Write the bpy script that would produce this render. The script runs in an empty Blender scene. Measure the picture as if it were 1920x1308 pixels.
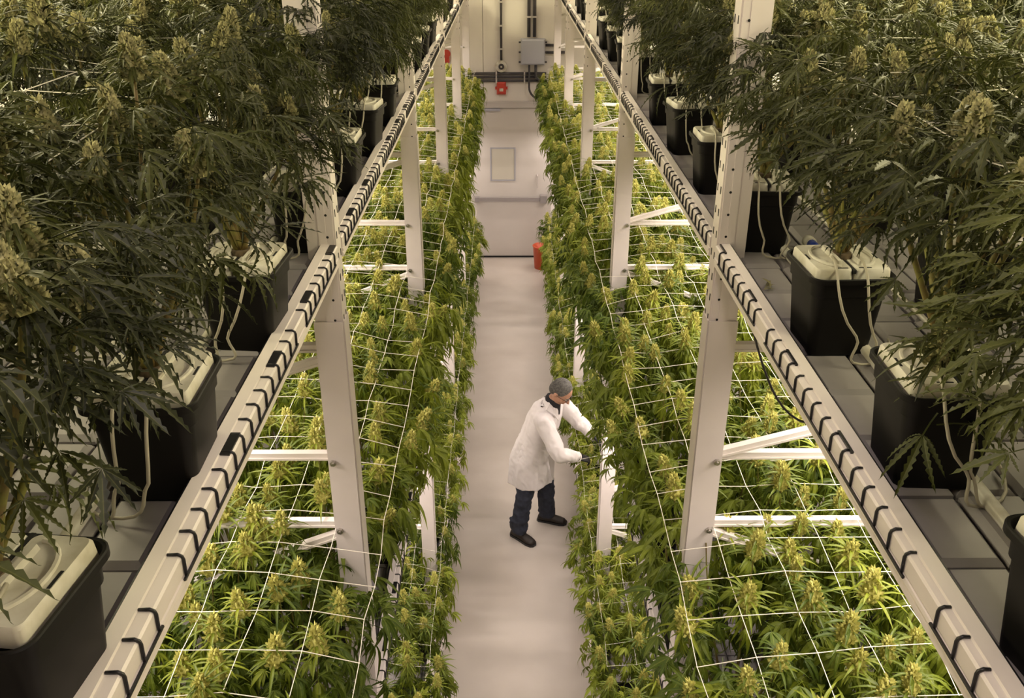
import bpy, bmesh, math, random
from mathutils import Vector, Matrix, Euler, noise
R = random.Random(7)
PI = math.pi
SC = bpy.context.scene
COL = SC.collection

# ------------------------------------------------------------------ camera, world, light, exposure
cd = bpy.data.cameras.new('camera'); cam = bpy.data.objects.new('camera', cd); COL.objects.link(cam)
cd.sensor_width = 36; cd.lens = 36 * 1700 / 1920; cd.clip_start = .02; cd.clip_end = 60
TH = math.radians(25.9)
cam.location = (0, 0, 5.5)
cam.rotation_euler = (PI / 2 - TH, 0, -math.atan(9 / 1700 * math.cos(TH)))
SC.camera = cam
SC.view_settings.view_transform = 'Standard'; SC.view_settings.look = 'None'
SC.view_settings.gamma = 1; SC.view_settings.use_curve_mapping = False
SC.view_settings.exposure = -0.35
W = bpy.data.worlds.new('world'); SC.world = W; W.use_nodes = True
W.node_tree.nodes['Background'].inputs[0].default_value = (.9, .75, .6, 1)
W.node_tree.nodes['Background'].inputs[1].default_value = .02
SC.cycles.max_bounces = 7; SC.cycles.diffuse_bounces = 3; SC.cycles.transmission_bounces = 3
SC.cycles.glossy_bounces = 2; SC.cycles.transparent_max_bounces = 4; SC.cycles.caustics_reflective = False
WARM = (1, .86, .77)
def area(loc, sx, sy, power, col=WARM, rot=(0, 0, 0), spread=180):
    l = bpy.data.lights.new('grow_lamp', 'AREA'); l.shape = 'RECTANGLE'; l.size = sx; l.size_y = sy
    l.energy = power; l.color = col; l.spread = math.radians(spread)
    o = bpy.data.objects.new('grow_lamp', l); COL.objects.link(o); o.location = loc; o.rotation_euler = rot
    return o
for s in (-1, 1):
    for y in (.9, 2.9, 4.9, 6.9, 8.9, 10.9, 12.9):
        area((s * 1.55, y, 4.28), .5, 1.5, 49, spread=148)            # under the top shelf
        area((s * 2.25, y + .4, 6.05), .7, 1.5, 112, (1, .90, .55))        # over the top shelf
    for k in range(12):
        area((s * 1.12, 4.42 + .93 * k, 2.2), .80, .06, 15)   # lamp bars under the middle shelf
    area((s * 1.12, 2.6, 2.2), .8, 1.5, 18)
for y in (.3, 2.8, 5.6, 8.4, 11.2, 13.6):
    area((.07, y, 6.6), .3, 1.3, 30 if y < 1 else 12, (1, .84, .79))      # aisle ceiling fittings

# ------------------------------------------------------------------ materials
def mat(name, col, rough=.5, metal=0, vary=0, scale=6, col2=None, bump=0, spec=.5, emit=None):
    m = bpy.data.materials.new(name); m.use_nodes = True; nt = m.node_tree
    b = nt.nodes['Principled BSDF']; b.inputs['Roughness'].default_value = rough
    b.inputs['Metallic'].default_value = metal; b.inputs['Specular IOR Level'].default_value = spec
    b.inputs['Base Color'].default_value = (*col, 1)
    if vary or col2:
        tc = nt.nodes.new('ShaderNodeTexCoord'); n = nt.nodes.new('ShaderNodeTexNoise')
        n.inputs['Scale'].default_value = scale; n.inputs['Detail'].default_value = 5
        nt.links.new(tc.outputs['Object'], n.inputs['Vector'])
        r = nt.nodes.new('ShaderNodeValToRGB'); c2 = col2 or tuple(c * (1 - vary) for c in col)
        r.color_ramp.elements[0].position = .35; r.color_ramp.elements[0].color = (*c2, 1)
        r.color_ramp.elements[1].position = .62; r.color_ramp.elements[1].color = (*col, 1)
        nt.links.new(n.outputs[0], r.inputs[0]); nt.links.new(r.outputs[0], b.inputs['Base Color'])
        if bump:
            bp = nt.nodes.new('ShaderNodeBump'); bp.inputs['Strength'].default_value = bump
            bp.inputs['Distance'].default_value = .004
            nt.links.new(n.outputs[0], bp.inputs['Height']); nt.links.new(bp.outputs[0], b.inputs['Normal'])
    return m
def leafmat(name, c1, c2, rib):
    m = bpy.data.materials.new(name); m.use_nodes = True; nt = m.node_tree; L = nt.links
    b = nt.nodes['Principled BSDF']; out = nt.nodes['Material Output']
    b.inputs['Roughness'].default_value = .48; b.inputs['Specular IOR Level'].default_value = .35
    oi = nt.nodes.new('ShaderNodeObjectInfo'); tc = nt.nodes.new('ShaderNodeTexCoord')
    n = nt.nodes.new('ShaderNodeTexNoise'); n.inputs['Scale'].default_value = 9; n.inputs['Detail'].default_value = 2
    L.new(tc.outputs['Object'], n.inputs['Vector'])
    ad = nt.nodes.new('ShaderNodeMath'); ad.operation = 'ADD'; L.new(oi.outputs['Random'], ad.inputs[0]); L.new(n.outputs[0], ad.inputs[1])
    hf = nt.nodes.new('ShaderNodeMath'); hf.operation = 'MULTIPLY'; hf.inputs[1].default_value = .5; L.new(ad.outputs[0], hf.inputs[0])
    r = nt.nodes.new('ShaderNodeValToRGB'); r.color_ramp.elements[0].position = .25; r.color_ramp.elements[0].color = (*c1, 1)
    r.color_ramp.elements[1].position = .8; r.color_ramp.elements[1].color = (*c2, 1); L.new(hf.outputs[0], r.inputs[0])
    at = nt.nodes.new('ShaderNodeAttribute'); at.attribute_name = 'rib'
    mx = nt.nodes.new('ShaderNodeMix'); mx.data_type = 'RGBA'; mx.inputs[7].default_value = (*rib, 1)
    pw = nt.nodes.new('ShaderNodeMath'); pw.operation = 'POWER'; pw.inputs[1].default_value = 9
    L.new(at.outputs['Fac'], pw.inputs[0]); ml = nt.nodes.new('ShaderNodeMath'); ml.operation = 'MULTIPLY'; ml.inputs[1].default_value = .4
    L.new(pw.outputs[0], ml.inputs[0]); L.new(ml.outputs[0], mx.inputs[0]); L.new(r.outputs[0], mx.inputs[6])
    L.new(mx.outputs[2], b.inputs['Base Color'])
    tr = nt.nodes.new('ShaderNodeBsdfTranslucent'); L.new(mx.outputs[2], tr.inputs[0])
    ms = nt.nodes.new('ShaderNodeMixShader'); ms.inputs[0].default_value = .26
    L.new(b.outputs[0], ms.inputs[1]); L.new(tr.outputs[0], ms.inputs[2]); L.new(ms.outputs[0], out.inputs[0])
    return m
M = {}
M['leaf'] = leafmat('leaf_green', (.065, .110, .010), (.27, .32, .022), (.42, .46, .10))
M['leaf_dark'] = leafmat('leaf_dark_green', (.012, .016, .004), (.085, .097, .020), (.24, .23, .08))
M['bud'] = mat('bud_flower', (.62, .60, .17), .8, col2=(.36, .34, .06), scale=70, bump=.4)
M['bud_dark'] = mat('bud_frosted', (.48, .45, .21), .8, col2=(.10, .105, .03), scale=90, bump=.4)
M['stem'] = mat('stem_green', (.20, .20, .035), .6, col2=(.15, .10, .03), scale=25)
M['white'] = mat('rack_white_paint', (.84, .77, .745), .38, col2=(.76, .695, .67), scale=3)
M['panel'] = mat('shelf_grey_plastic', (.36, .335, .345), .5, col2=(.29, .268, .275), scale=4)
M['whiteplastic'] = mat('lid_white_plastic', (.72, .69, .62), .45, col2=(.50, .46, .36), scale=14)
M['black'] = mat('pot_black_plastic', (.008, .007, .007), .5, vary=.3, spec=.22)
M['blackgloss'] = mat('clip_black_plastic', (.012, .012, .014), .35)
M['dark'] = mat('hole_dark', (.01, .01, .01), .9)
M['tube'] = mat('irrigation_tube_plastic', (.46, .42, .34), .4)
M['string'] = mat('trellis_string', (.85, .80, .68), .6)
M['floor'] = mat('floor_epoxy', (.60, .545, .49), .33, col2=(.52, .465, .41), scale=1.3)
M['wall'] = mat('wall_panel_white', (.74, .69, .63), .45, col2=(.70, .65, .59), scale=.9)
M['door'] = mat('door_panel', (.62, .58, .54), .4, col2=(.58, .54, .50), scale=1.5)
M['trim'] = mat('trim_metal', (.52, .48, .45), .45)
M['grey'] = mat('enclosure_grey', (.38, .38, .43), .4)
M['conduit'] = mat('conduit_dark', (.045, .04, .045), .35)
M['steel'] = mat('bolt_steel', (.55, .52, .48), .3, metal=.9)
M['red'] = mat('alarm_red', (.50, .05, .03), .4)
M['orange'] = mat('bucket_orange', (.62, .10, .035), .4)
M['coat'] = mat('lab_coat_cotton', (.80, .755, .745), .85, col2=(.74, .695, .685), scale=7, bump=1.0)
M['jeans'] = mat('denim_blue', (.028, .034, .055), .85, col2=(.018, .022, .036), scale=30)
M['boot'] = mat('boot_leather', (.022, .013, .008), .5, col2=(.012, .008, .005), scale=20)
M['glove'] = mat('glove_black', (.012, .012, .014), .45)
M['skin'] = mat('skin', (.46, .25, .16), .55)
M['hair'] = mat('hair_grey', (.13, .125, .11), .8, col2=(.055, .052, .048), scale=60, bump=.5)
M['shirt'] = mat('shirt_black', (.01, .01, .014), .8)
M['rust'] = mat('brace_white_paint', (.84, .80, .76), .4, col2=(.80, .74, .66), scale=4)
M['blue'] = mat('tag_blue', (.02, .05, .35), .4)

# ------------------------------------------------------------------ mesh building
class MB:
    def __init__(s): s.v = []; s.f = []; s.m = []; s.a = []
    def add(s, vs, fs, mi=0, at=None):
        b = len(s.v); s.v += [tuple(v) for v in vs]; s.f += [tuple(i + b for i in f) for f in fs]
        s.m += [mi] * len(fs); s.a += (at if at else [0.0] * len(vs)); return s
    def box(s, x0, x1, y0, y1, z0, z1, mi=0, bev=0, mtx=None):
        if bev:
            return s.rbox(x0, x1, y0, y1, z0, z1, bev, mi, mtx)
        vs = [Vector(p) for p in ((x0,y0,z0),(x1,y0,z0),(x1,y1,z0),(x0,y1,z0),(x0,y0,z1),(x1,y0,z1),(x1,y1,z1),(x0,y1,z1))]
        if mtx: vs = [mtx @ v for v in vs]
        return s.add(vs, [(3,2,1,0),(4,5,6,7),(0,1,5,4),(1,2,6,5),(2,3,7,6),(3,0,4,7)], mi)
    def rbox(s, x0, x1, y0, y1, z0, z1, b, mi=0, mtx=None):   # top edges bevelled
        r = [(x0, y0, x1, y1, z0, 0), (x0, y0, x1, y1, z1 - b, 0), (x0 + b, y0 + b, x1 - b, y1 - b, z1, 0)]
        vs = []
        for (a, c, d, e, z, _) in r: vs += [Vector((a, c, z)), Vector((d, c, z)), Vector((d, e, z)), Vector((a, e, z))]
        if mtx: vs = [mtx @ v for v in vs]
        fs = [(3, 2, 1, 0), (8, 9, 10, 11)]
        for k in (0, 4):
            for i in range(4): j = (i + 1) % 4; fs.append((k + i, k + j, k + 4 + j, k + 4 + i))
        return s.add(vs, fs, mi)
    def bar(s, a, b, w, h, mi=0, up=(0, 0, 1)):
        a, b = Vector(a), Vector(b); d = (b - a); L = d.length; d.normalize()
        u = Vector(up); x = d.cross(u)
        if x.length < 1e-4: x = d.cross(Vector((0, 1, 0)))
        x.normalize(); z = x.cross(d)
        m = Matrix((( x.x, d.x, z.x, a.x), (x.y, d.y, z.y, a.y), (x.z, d.z, z.z, a.z), (0, 0, 0, 1)))
        return s.box(-w/2, w/2, 0, L, -h/2, h/2, mi, mtx=m)
    def tube(s, pts, r, n=6, mi=0, cap=True, closed=False):
        pts = [Vector(p) for p in pts]; k = len(pts); rr = r if isinstance(r, (list, tuple)) else [r] * k
        b = len(s.v); fs = []; vs = []
        pn = None
        for i, p in enumerate(pts):
            t = (pts[min(i + 1, k - 1)] - pts[max(i - 1, 0)]).normalized()
            if pn is None:
                pn = t.orthogonal().normalized()
            pn = (pn - t * pn.dot(t)).normalized(); q = t.cross(pn)
            for j in range(n):
                a = 2 * PI * j / n; vs.append(p + (pn * math.cos(a) + q * math.sin(a)) * rr[i])
        for i in range(k - 1):
            for j in range(n):
                j2 = (j + 1) % n; fs.append((i*n + j, i*n + j2, (i+1)*n + j2, (i+1)*n + j))
        if cap: fs += [tuple(range(n - 1, -1, -1)), tuple((k - 1) * n + j for j in range(n))]
        return s.add(vs, fs, mi)
    def loft(s, rings, mi=0, cap=True):
        n = len(rings[0]); vs = [p for r in rings for p in r]; fs = []
        for i in range(len(rings) - 1):
            for j in range(n):
                j2 = (j + 1) % n; fs.append((i*n + j, i*n + j2, (i+1)*n + j2, (i+1)*n + j))
        if cap: fs += [tuple(range(n - 1, -1, -1)), tuple((len(rings) - 1) * n + j for j in range(n))]
        return s.add(vs, fs, mi)
    def ell(s, c, r, n=12, m=8, mi=0, mtx=None):
        vs = []; fs = []; c = Vector(c)
        for i in range(m + 1):
            ph = PI * i / m
            for j in range(n):
                a = 2 * PI * j / n
                v = Vector((r[0]*math.sin(ph)*math.cos(a), r[1]*math.sin(ph)*math.sin(a), -r[2]*math.cos(ph)))
                if mtx: v = mtx @ v
                vs.append(c + v)
        for i in range(m):
            for j in range(n):
                j2 = (j + 1) % n; fs.append((i*n + j, i*n + j2, (i+1)*n + j2, (i+1)*n + j))
        return s.add(vs, fs, mi)
    def merge(s, o, mtx, mmap=None):
        b = len(s.v); s.v += [tuple(mtx @ Vector(v)) for v in o.v]; s.f += [tuple(i + b for i in f) for f in o.f]
        s.m += [mmap[k] if mmap else k for k in o.m]; s.a += o.a; return s
    def mesh(s, name, mats, smooth=False):
        me = bpy.data.meshes.new(name); me.from_pydata(s.v, [], s.f)
        for m in mats: me.materials.append(m)
        me.polygons.foreach_set('material_index', s.m)
        if smooth: me.polygons.foreach_set('use_smooth', [True] * len(s.f))
        at = me.attributes.new('rib', 'FLOAT', 'POINT'); at.data.foreach_set('value', s.a)
        me.update(); return me
def sharp(me, a=38):
    me.polygons.foreach_set('use_smooth', [True] * len(me.polygons)); me.set_sharp_from_angle(angle=math.radians(a)); return me
def link(name, me, parent=None, loc=None, rot=None, scale=None):
    o = bpy.data.objects.new(name, me); COL.objects.link(o)
    if parent: o.parent = parent
    if loc is not None: o.location = loc
    if rot is not None: o.rotation_euler = rot
    if scale is not None: o.scale = (scale,) * 3 if isinstance(scale, (int, float)) else scale
    return o
def obj(name, mb, mats, parent=None, smooth=False, **k):
    if not isinstance(mats, (list, tuple)): mats = [mats]
    return link(name, mb.mesh(name, mats, smooth), parent, **k)
def thing(name, label, cat, loc=(0, 0, 0), group=None):
    o = bpy.data.objects.new(name, None); COL.objects.link(o); o.empty_display_size = .1
    o.location = loc; o['label'] = label; o['category'] = cat
    if group: o['group'] = group
    return o
def tag(o, label, cat, group=None):
    o['label'] = label; o['category'] = cat
    if group: o['group'] = group
    return o
def struct(o): o['kind'] = 'structure'; return o
def stuff(o): o['kind'] = 'stuff'; return o

# ------------------------------------------------------------------ room shell
WY = 15.03; WX = 3.3; CEIL = 6.9; YB = -2.2
struct(obj('floor', MB().box(-WX, WX, YB, WY + .1, -.1, 0), M['floor']))
struct(obj('ceiling', MB().box(-WX, WX, YB, WY + .1, CEIL, CEIL + .1), M['wall']))
struct(obj('wall_left', MB().box(-WX - .1, -WX, YB, WY + .1, 0, CEIL), M['wall']))
struct(obj('wall_right', MB().box(WX, WX + .1, YB, WY + .1, 0, CEIL), M['wall']))
struct(obj('wall_front', MB().box(-WX, WX, YB - .1, YB, 0, CEIL), M['wall']))
wb = struct(obj('wall_back', MB().box(-WX, WX, WY + .03, WY + .13, 0, CEIL), M['wall']))
xs = [-3.3, -2.13, -1.3, -.39, .78, 1.95, 3.3]
for i in range(6):
    link('panel', MB().rbox(xs[i] + .004, xs[i+1] - .004, 2.62, CEIL - .02, 0, .03, .004).mesh('panel', [M['wall']]), wb, (0, WY + .03, 0), (PI / 2, 0, 0))
for (x0, x1) in ((-3.3, -.95), (1.0, 3.3)):
    link('panel', MB().rbox(x0, x1, 0.02, 2.60, 0, .03, .004).mesh('panel', [M['wall']]), wb, (0, WY + .03, 0), (PI / 2, 0, 0))
struct(obj('trim_1', MB().box(-1.05, 1.1, WY - .05, WY, 2.585, 2.68).box(-1.05, 1.1, WY - .06, WY, 2.665, 2.685), M['trim']))
dr = struct(obj('door_1', MB().box(-.94, .99, WY - .02, WY + .025, .03, 2.575), M['door']))
fr = MB()
def frame(mb, x0, x1, z0, z1, w, y0, y1):
    mb.box(x0, x1, y0, y1, z0, z0 + w); mb.box(x0, x1, y0, y1, z1 - w, z1)
    mb.box(x0, x0 + w, y0, y1, z0 + w, z1 - w); mb.box(x1 - w, x1, y0, y1, z0 + w, z1 - w)
frame(fr, -.29, .13, 1.37, 1.93, .018, WY - .035, WY - .02)
obj('window_frame', fr, M['grey'], dr)
obj('window_pane', MB().box(-.27, .11, WY - .028, WY - .021, 1.39, 1.91), mat('pane_glass', (.55, .52, .44), .12), dr)
cr = MB().box(-.56, .66, WY - .10, WY - .06, 1.03, 1.09, bev=0)
cr.box(-.56, -.48, WY - .11, WY - .02, 1.02, 1.10).box(.55, .66, WY - .12, WY - .02, 1.0, 1.13)
obj('crash_bar', cr, mat('crash_bar_steel', (.40, .37, .37), .35, metal=.5), dr)
obj('door_handle', MB().tube([(.50, WY - .02, 1.47), (.50, WY - .07, 1.46), (.50, WY - .07, 1.26), (.50, WY - .02, 1.25)], .011, 8), M['trim'], dr)
obj('floor_gap_shade', MB().box(-.94, .99, WY - .03, WY + .02, .004, .03), M['dark'], dr)  # dark strip standing in for the shaded gap under the door
obj('top_rail', MB().box(-.75, -.12, WY - .045, WY - .02, 2.53, 2.575), M['grey'], dr)

def conduit(x0, z0, x1, z1, r, label, cl=(), extra=None):
    pts = extra or [(x0, WY - .035, z0), (x1, WY - .035, z1)]
    c = thing('electrical_conduit', label, 'conduit', (pts[0][0], WY - .035, pts[0][2]))
    base = Vector(c.location); obj('pipe', MB().tube([Vector(p) - base for p in pts], r, 8), M['conduit'], c, True)
    for (x, z) in cl:
        b = MB(); hor = abs(x1 - x0) > abs(z1 - z0)
        if hor: b.box(x - .012, x + .012, WY - .062, WY, z - r - .012, z + r + .012)
        else: b.box(x - r - .012, x + r + .012, WY - .062, WY, z - .012, z + .012)
        for i, v in enumerate(b.v): b.v[i] = tuple(Vector(v) - base)
        obj('strap', b, M['trim'], c)
    return c
conduit(-.10, 3.32, -.10, 4.9, .018, 'single dark vertical conduit rising from the round strobe on the end wall', [(-.10, z) for z in (3.5, 3.85, 4.2)])
conduit(.335, 3.68, .335, 4.9, .026, 'pair of dark vertical conduits above the grey box, the one nearer the strobe', [(.335, z) for z in (3.98, 4.3)])
conduit(.425, 3.68, .425, 4.9, .026, 'pair of dark vertical conduits above the grey box, the one farther from the strobe', [(.425, z) for z in (3.98, 4.3)])
for z, w in ((3.125, 'topmost'), (3.07, 'middle'), (3.01, 'lowest')):
    conduit(-.62, z, .62, z, .02, w + ' of three dark horizontal conduits across the end wall above the door', [(-.18, z), (.27, z)])
pts = [(.345, WY - .075, 3.29), (.345, WY - .075, 2.95)]
for i in range(9):
    a = PI + PI / 2 * i / 8; pts.append((.56 + .215 * math.cos(a), WY - .075, 2.92 + .2 * math.sin(a)))
pts.append((.75, WY - .075, 2.72))
conduit(0, 0, 0, 1, .017, 'dark flexible cable curving down from the grey box towards the plants', extra=pts)
conduit(0, 0, 0, 1, .022, 'short dark conduit bending sideways below the grey box', extra=[(.45, WY - .075, 3.29), (.45, WY - .075, 3.08), (.50, WY - .075, 3.04), (.66, WY - .075, 2.95)])
for z in (3.56, 3.45):
    conduit(.61, z, .9, z, .022, 'short dark conduit leaving the side of the grey box, %s one' % ('upper' if z > 3.5 else 'lower'), extra=[(.60, WY - .06, z), (.95, WY - .06, z)])
jb = thing('junction_box', 'large grey electrical junction box on the end wall between the racks', 'electrical box', (.40, WY, 3.46))
obj('enclosure', MB().rbox(-.19, .19, -.19, .20, 0, .14, .012), M['grey'], jb, rot=(PI / 2, 0, 0))
obj('cover', MB().rbox(-.175, .175, -.175, .185, .14, .155, .008), mat('cover_grey', (.43, .43, .49), .35), jb, rot=(PI / 2, 0, 0))
for x in (-.205, .205):
    for z in (-.15, 0, .15): obj('hinge', MB().box(x - .018, x + .018, -.12, -.09, z - .012, z + .012), M['conduit'], jb)
st = thing('strobe_light', 'round white alarm strobe with dark lens at the foot of the vertical conduit', 'alarm', (-.10, WY, 3.235))
def disc(mb, r0, r1, y0, y1, n=20): return mb.loft([[Vector((r * math.cos(2*PI*j/n), y, r * math.sin(2*PI*j/n))) for j in range(n)] for (r, y) in ((r0, y0), (r0, (y0+y1)/2), (r1, y1))])
obj('housing', disc(MB(), .098, .085, 0, -.07), M['whiteplastic'], st)
obj('lens', disc(MB(), .046, .035, -.07, -.10), M['conduit'], st)
obj('reflector', disc(MB(), .014, .01, -.10, -.106), M['whiteplastic'], st)
al = thing('fire_alarm_sounder', 'red fire alarm sounder with a small white label above the door', 'alarm', (-.10, WY, 2.895))
obj('body', MB().rbox(-.075, .075, -.10, .10, 0, .07, .025), M['red'], al, rot=(PI / 2, 0, 0))
obj('side_lug', MB().box(-.10, -.075, -.05, 0, -.02, .02).box(.075, .10, -.05, 0, -.02, .02), M['red'], al)
obj('label_plate', MB().box(-.03, .03, -.075, -.069, -.045, .0), M['whiteplastic'], al)
fe = thing('fire_bell', 'red fire alarm bell on the end wall behind the far rack post', 'alarm', (-.985, WY, 3.42))
obj('body', MB().rbox(-.06, .06, -.13, .05, 0, .08, .02), M['red'], fe, rot=(PI / 2, 0, 0))
obj('horn', disc(MB(), .05, .065, -.08, -.12), M['red'], fe, loc=(.02, 0, .02))
bk = thing('bucket', 'red orange plastic bucket standing on the floor by the door', 'bucket', (.575, 14.5, 0))
def ringp(r, z, n=20, e=0): return [Vector((r * math.cos(2*PI*j/n), r * math.sin(2*PI*j/n), z)) for j in range(n)]
obj('pail', MB().loft([ringp(.125, 0), ringp(.15, .38), ringp(.16, .385), ringp(.16, .40), ringp(.145, .40), ringp(.12, .02)], cap=True), M['orange'], bk, True)
obj('handle', MB().tube([(.155 * math.cos(a), .155 * math.sin(a) * .4 - .05 * math.sin(a), .39 - .12 * math.sin(a)) for a in [PI * i / 12 for i in range(13)]], .004, 5), M['steel'], bk)

# ------------------------------------------------------------------ racks
SIDE = {1: "technician's rack", -1: "rack opposite technician"}
POSTS = [.1, 2.9, 5.7, 8.5, 11.3, 14.1]
TIERS = {'top': 4.5, 'middle': 2.4, 'low': .38}
XI = {-1: .565, 1: .690}       # outer face of the rack from the aisle centre
LEDGE = {-1: .024, 1: .016}
def mir(mb, s):
    if s < 0:
        mb.v = [(-x, y, z) for x, y, z in mb.v]; mb.f = [tuple(reversed(f)) for f in mb.f]
    return mb
def make_post(s):
    x = XI[s]; z1 = 6.3; b = MB()
    # open C upright: aisle web, two side flanges with return lips
    b.box(x + .004, x + .010, -.040, .040, 0, z1)
    b.box(x + .010, x + .100, -.044, -.038, 0, z1); b.box(x + .010, x + .100, .038, .044, 0, z1)
    b.box(x + .094, x + .100, -.038, -.020, 0, z1); b.box(x + .094, x + .100, .020, .038, 0, z1)
    b.box(x + .034, x + .060, -.047, -.044, 0, z1)
    return mir(b, s)
def post_holes(s):
    x = XI[s]; b = MB()
    z = .1
    while z < 6.2:
        for yy in (-.022, .022): b.box(x + .0028, x + .0042, yy - .004, yy + .004, z - .012, z + .012)
        for xx in (.030,):
            n = 8; vs = [Vector((x + xx + .0045 * math.cos(2*PI*j/n), -.0472, z + .0045 * math.sin(2*PI*j/n))) for j in range(n)]
            b.add(vs, [tuple(range(n))])
        z += .075
    return mir(b, s)
def splice(s):
    x = XI[s]; b = MB()
    b.box(x, x + .004, -.043, .043, 0, 4.22); b.box(x + .004, x + .104, -.052, -.047, 0, 4.22)
    return mir(b, s)
def bolt_mb(): return MB().tube([(0, 0, 0), (0, -.012, 0)], .012, 6).tube([(0, -.012, 0), (0, -.018, 0)], .006, 6)
bolt_me = bolt_mb().mesh('bolt', [M['steel']])
def beam_mb(s, L):
    x = XI[s]; w = LEDGE[s]
    prof = [(x + w + .030, -.060), (x + w + .030, 0), (x + w + .002, 0), (x + w, -.004), (x + .004, -.005), (x, -.009), (x + .001, -.043), (x + .004, -.045),
            (x - .001, -.047), (x - .002, -.054), (x + .003, -.056), (x, -.062), (x - .001, -.074), (x + .01, -.078), (x + w + .026, -.078)]
    b = MB().loft([[Vector((px, y, pz)) for px, pz in prof] for y in (0, L)])
    return mir(b, s)
def clip_mb(s, n=6):
    x = XI[s]; w = LEDGE[s]
    return mir(MB().tube([(x + w, 0, -.003), (x + .006, 0, -.002), (x - .001, 0, -.006), (x - .003, 0, -.012), (x - .002, 0, -.046)], .0031, n), s)
def block_mb(s):
    x = XI[s]; w = LEDGE[s]
    if s < 0: return mir(MB().box(x + .004, x + w + .0005, 0, .085, -.006, -.0005), s)
    return mir(MB().box(x + w - .005, x + w + .001, 0, .085, -.006, .001), s)
def brace(p0, p1):
    b = MB(); a, c = Vector(p0), Vector(p1)
    b.bar(a, c, .030, .030); b.bar(a + Vector((0, -.017, -.008)), c + Vector((0, -.017, -.008)), .006, .008)
    return b
bend = {}
LAB = {-1: 'tall white steel grow rack across the aisle, behind the technician',
       1: 'tall white steel grow rack the technician is reaching into'}
for s in (-1, 1):
    rk = thing('grow_rack', LAB[s], 'rack', (0, 0, 0))
    pm = make_post(s).mesh('post', [M['white']]); hm = post_holes(s).mesh('slot', [M['dark']]); sm = splice(s).mesh('sleeve', [M['white']])
    cm = clip_mb(s).mesh('clip', [M['blackgloss']], True); bm_ = block_mb(s).mesh('cover_block', [M['blackgloss']])
    x = XI[s]; sx = s * x
    for y in POSTS:
        for deep in (0, 1):
            X0 = 0 if not deep else s * 1.75
            p = link('post', pm, rk, (X0, y, 0)); 
            if not deep or y < 4:
                stuff(link('slot', hm, p)); link('sleeve', sm, p)
            if not deep:
                for z in (4.31, 3.65, 3.34, 4.36):
                    link('bolt', bolt_me, p, (s * (x + .085), -.052, z))
                obj('base_plate', MB().box(sx - .03 if s > 0 else sx - .12, sx + .12 if s > 0 else sx + .03, -.07, .07, 0, .008), M['white'], p)
        for z in (4.10, 3.65, 3.34, 2.05, 1.55, 1.21):
            obj('brace', brace((s * (x + .10), y, z), (s * (x + 1.75), y, z)), M['rust'], rk)
        for (za, zb) in (((3.67, 3.96), (3.31, 2.93), (1.57, 1.86), (1.18, .80)) if s > 0 else ((4.06, 3.72), (1.99, 1.65), (3.30, 2.9))):
            obj('brace', brace((s * (x + .10), y - .02, za), (s * (x + 1.1), y - .02, zb)), M['rust'], rk)
    for tn, tz in TIERS.items():
        for i in range(-1, 5):
            y0 = -1.9 if i < 0 else POSTS[i] + .045; y1 = POSTS[i + 1] - .045; L = y1 - y0
            bmo = obj('beam', beam_mb(s, L), M['white'], rk, loc=(0, y0, tz))
            cl = MB(); bl = MB(); proto_c = clip_mb(s, 4); proto_b = block_mb(s)
            near = (tn == 'top' and y0 < 5) or (tn == 'middle' and 2.5 < y0 < 3)
            wires = MB(); k = 0; yy = .05; run0 = yy; CP = .066
            while yy < L - .04:
                if k % 16 == 15:
                    wires.tube([(s * (x - .003), run0 - .012, -.0475), (s * (x - .003), yy - CP + .012, -.0475)], .0032, 5)
                    yy += .07; run0 = yy; k += 1; continue
                if near and y0 + yy > (.8 if tn == 'top' else 3.0) and y0 + yy < 5.6: link('clip', cm, bmo, (0, yy, 0))
                elif y0 + yy > .6 and tn != 'low': cl.merge(proto_c, Matrix.Translation((0, yy, 0)))
                if k % 6 == 3:
                    if near and .8 < y0 + yy: link('cover_block', bm_, bmo, (0, yy - .012, 0))
                    elif y0 + yy > .6 and tn != 'low': bl.merge(proto_b, Matrix.Translation((0, yy - .012, 0)))
                yy += CP; k += 1
            wires.tube([(s * (x - .003), run0 - .012, -.0475), (s * (x - .003), yy - CP + .012, -.0475)], .0032, 5)
            if tn != 'low' or y0 > 2: obj('guard_wire', wires, M['blackgloss'], bmo)
            if cl.v: stuff(obj('clip', cl, M['blackgloss'], bmo))
            if bl.v: stuff(obj('cover_block', bl, M['blackgloss'], bmo))
    # shelf panels
    PW, PL = .130, .2135
    xin = x + LEDGE[s] + .062
    pan = MB().rbox(.003, PW - .003, .004, PL - .004, -.02, 0, .012)
    pme = mir(pan, s).mesh('shelf_panel', [M['panel']])
    for tn, tz in TIERS.items():
        big = MB()
        ny = int((14.6 + 1.9) / PL)
        for ix in range(13):
            for iy in range(ny):
                y = -1.7 + iy * PL; X = xin + ix * PW
                if tn == 'top' and ix < 4 and .75 < y < 5.4:
                    link('shelf_panel', pme, rk, (s * X, y, tz - .055 + (.006 if (ix + iy) % 3 == 0 else 0)))
                elif tn == 'top' and ix < 8 or ix < 5 and y > 1.5:
                    big.rbox(X + .003, X + PW - .003, y + .004, y + PL - .004, tz - .075, tz - .055, .012)
        stuff(obj('shelf_panel', mir(big, s), M['panel'], rk))
        obj('shelf_tray', mir(MB().box(x + LEDGE[s] + .031, x + 1.86, -1.9, 14.8, tz - .10, tz - .08), s), M['panel'], rk)
        for i in range(5):
            obj('dark_gap_strip', mir(MB().box(x + LEDGE[s] + .030, x + LEDGE[s] + .036, POSTS[i] + .05, POSTS[i+1] - .05, tz - .09, tz - .004), s), M['blackgloss'], rk)  # black strip drawn for the dark gap between beam and shelf panels
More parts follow.
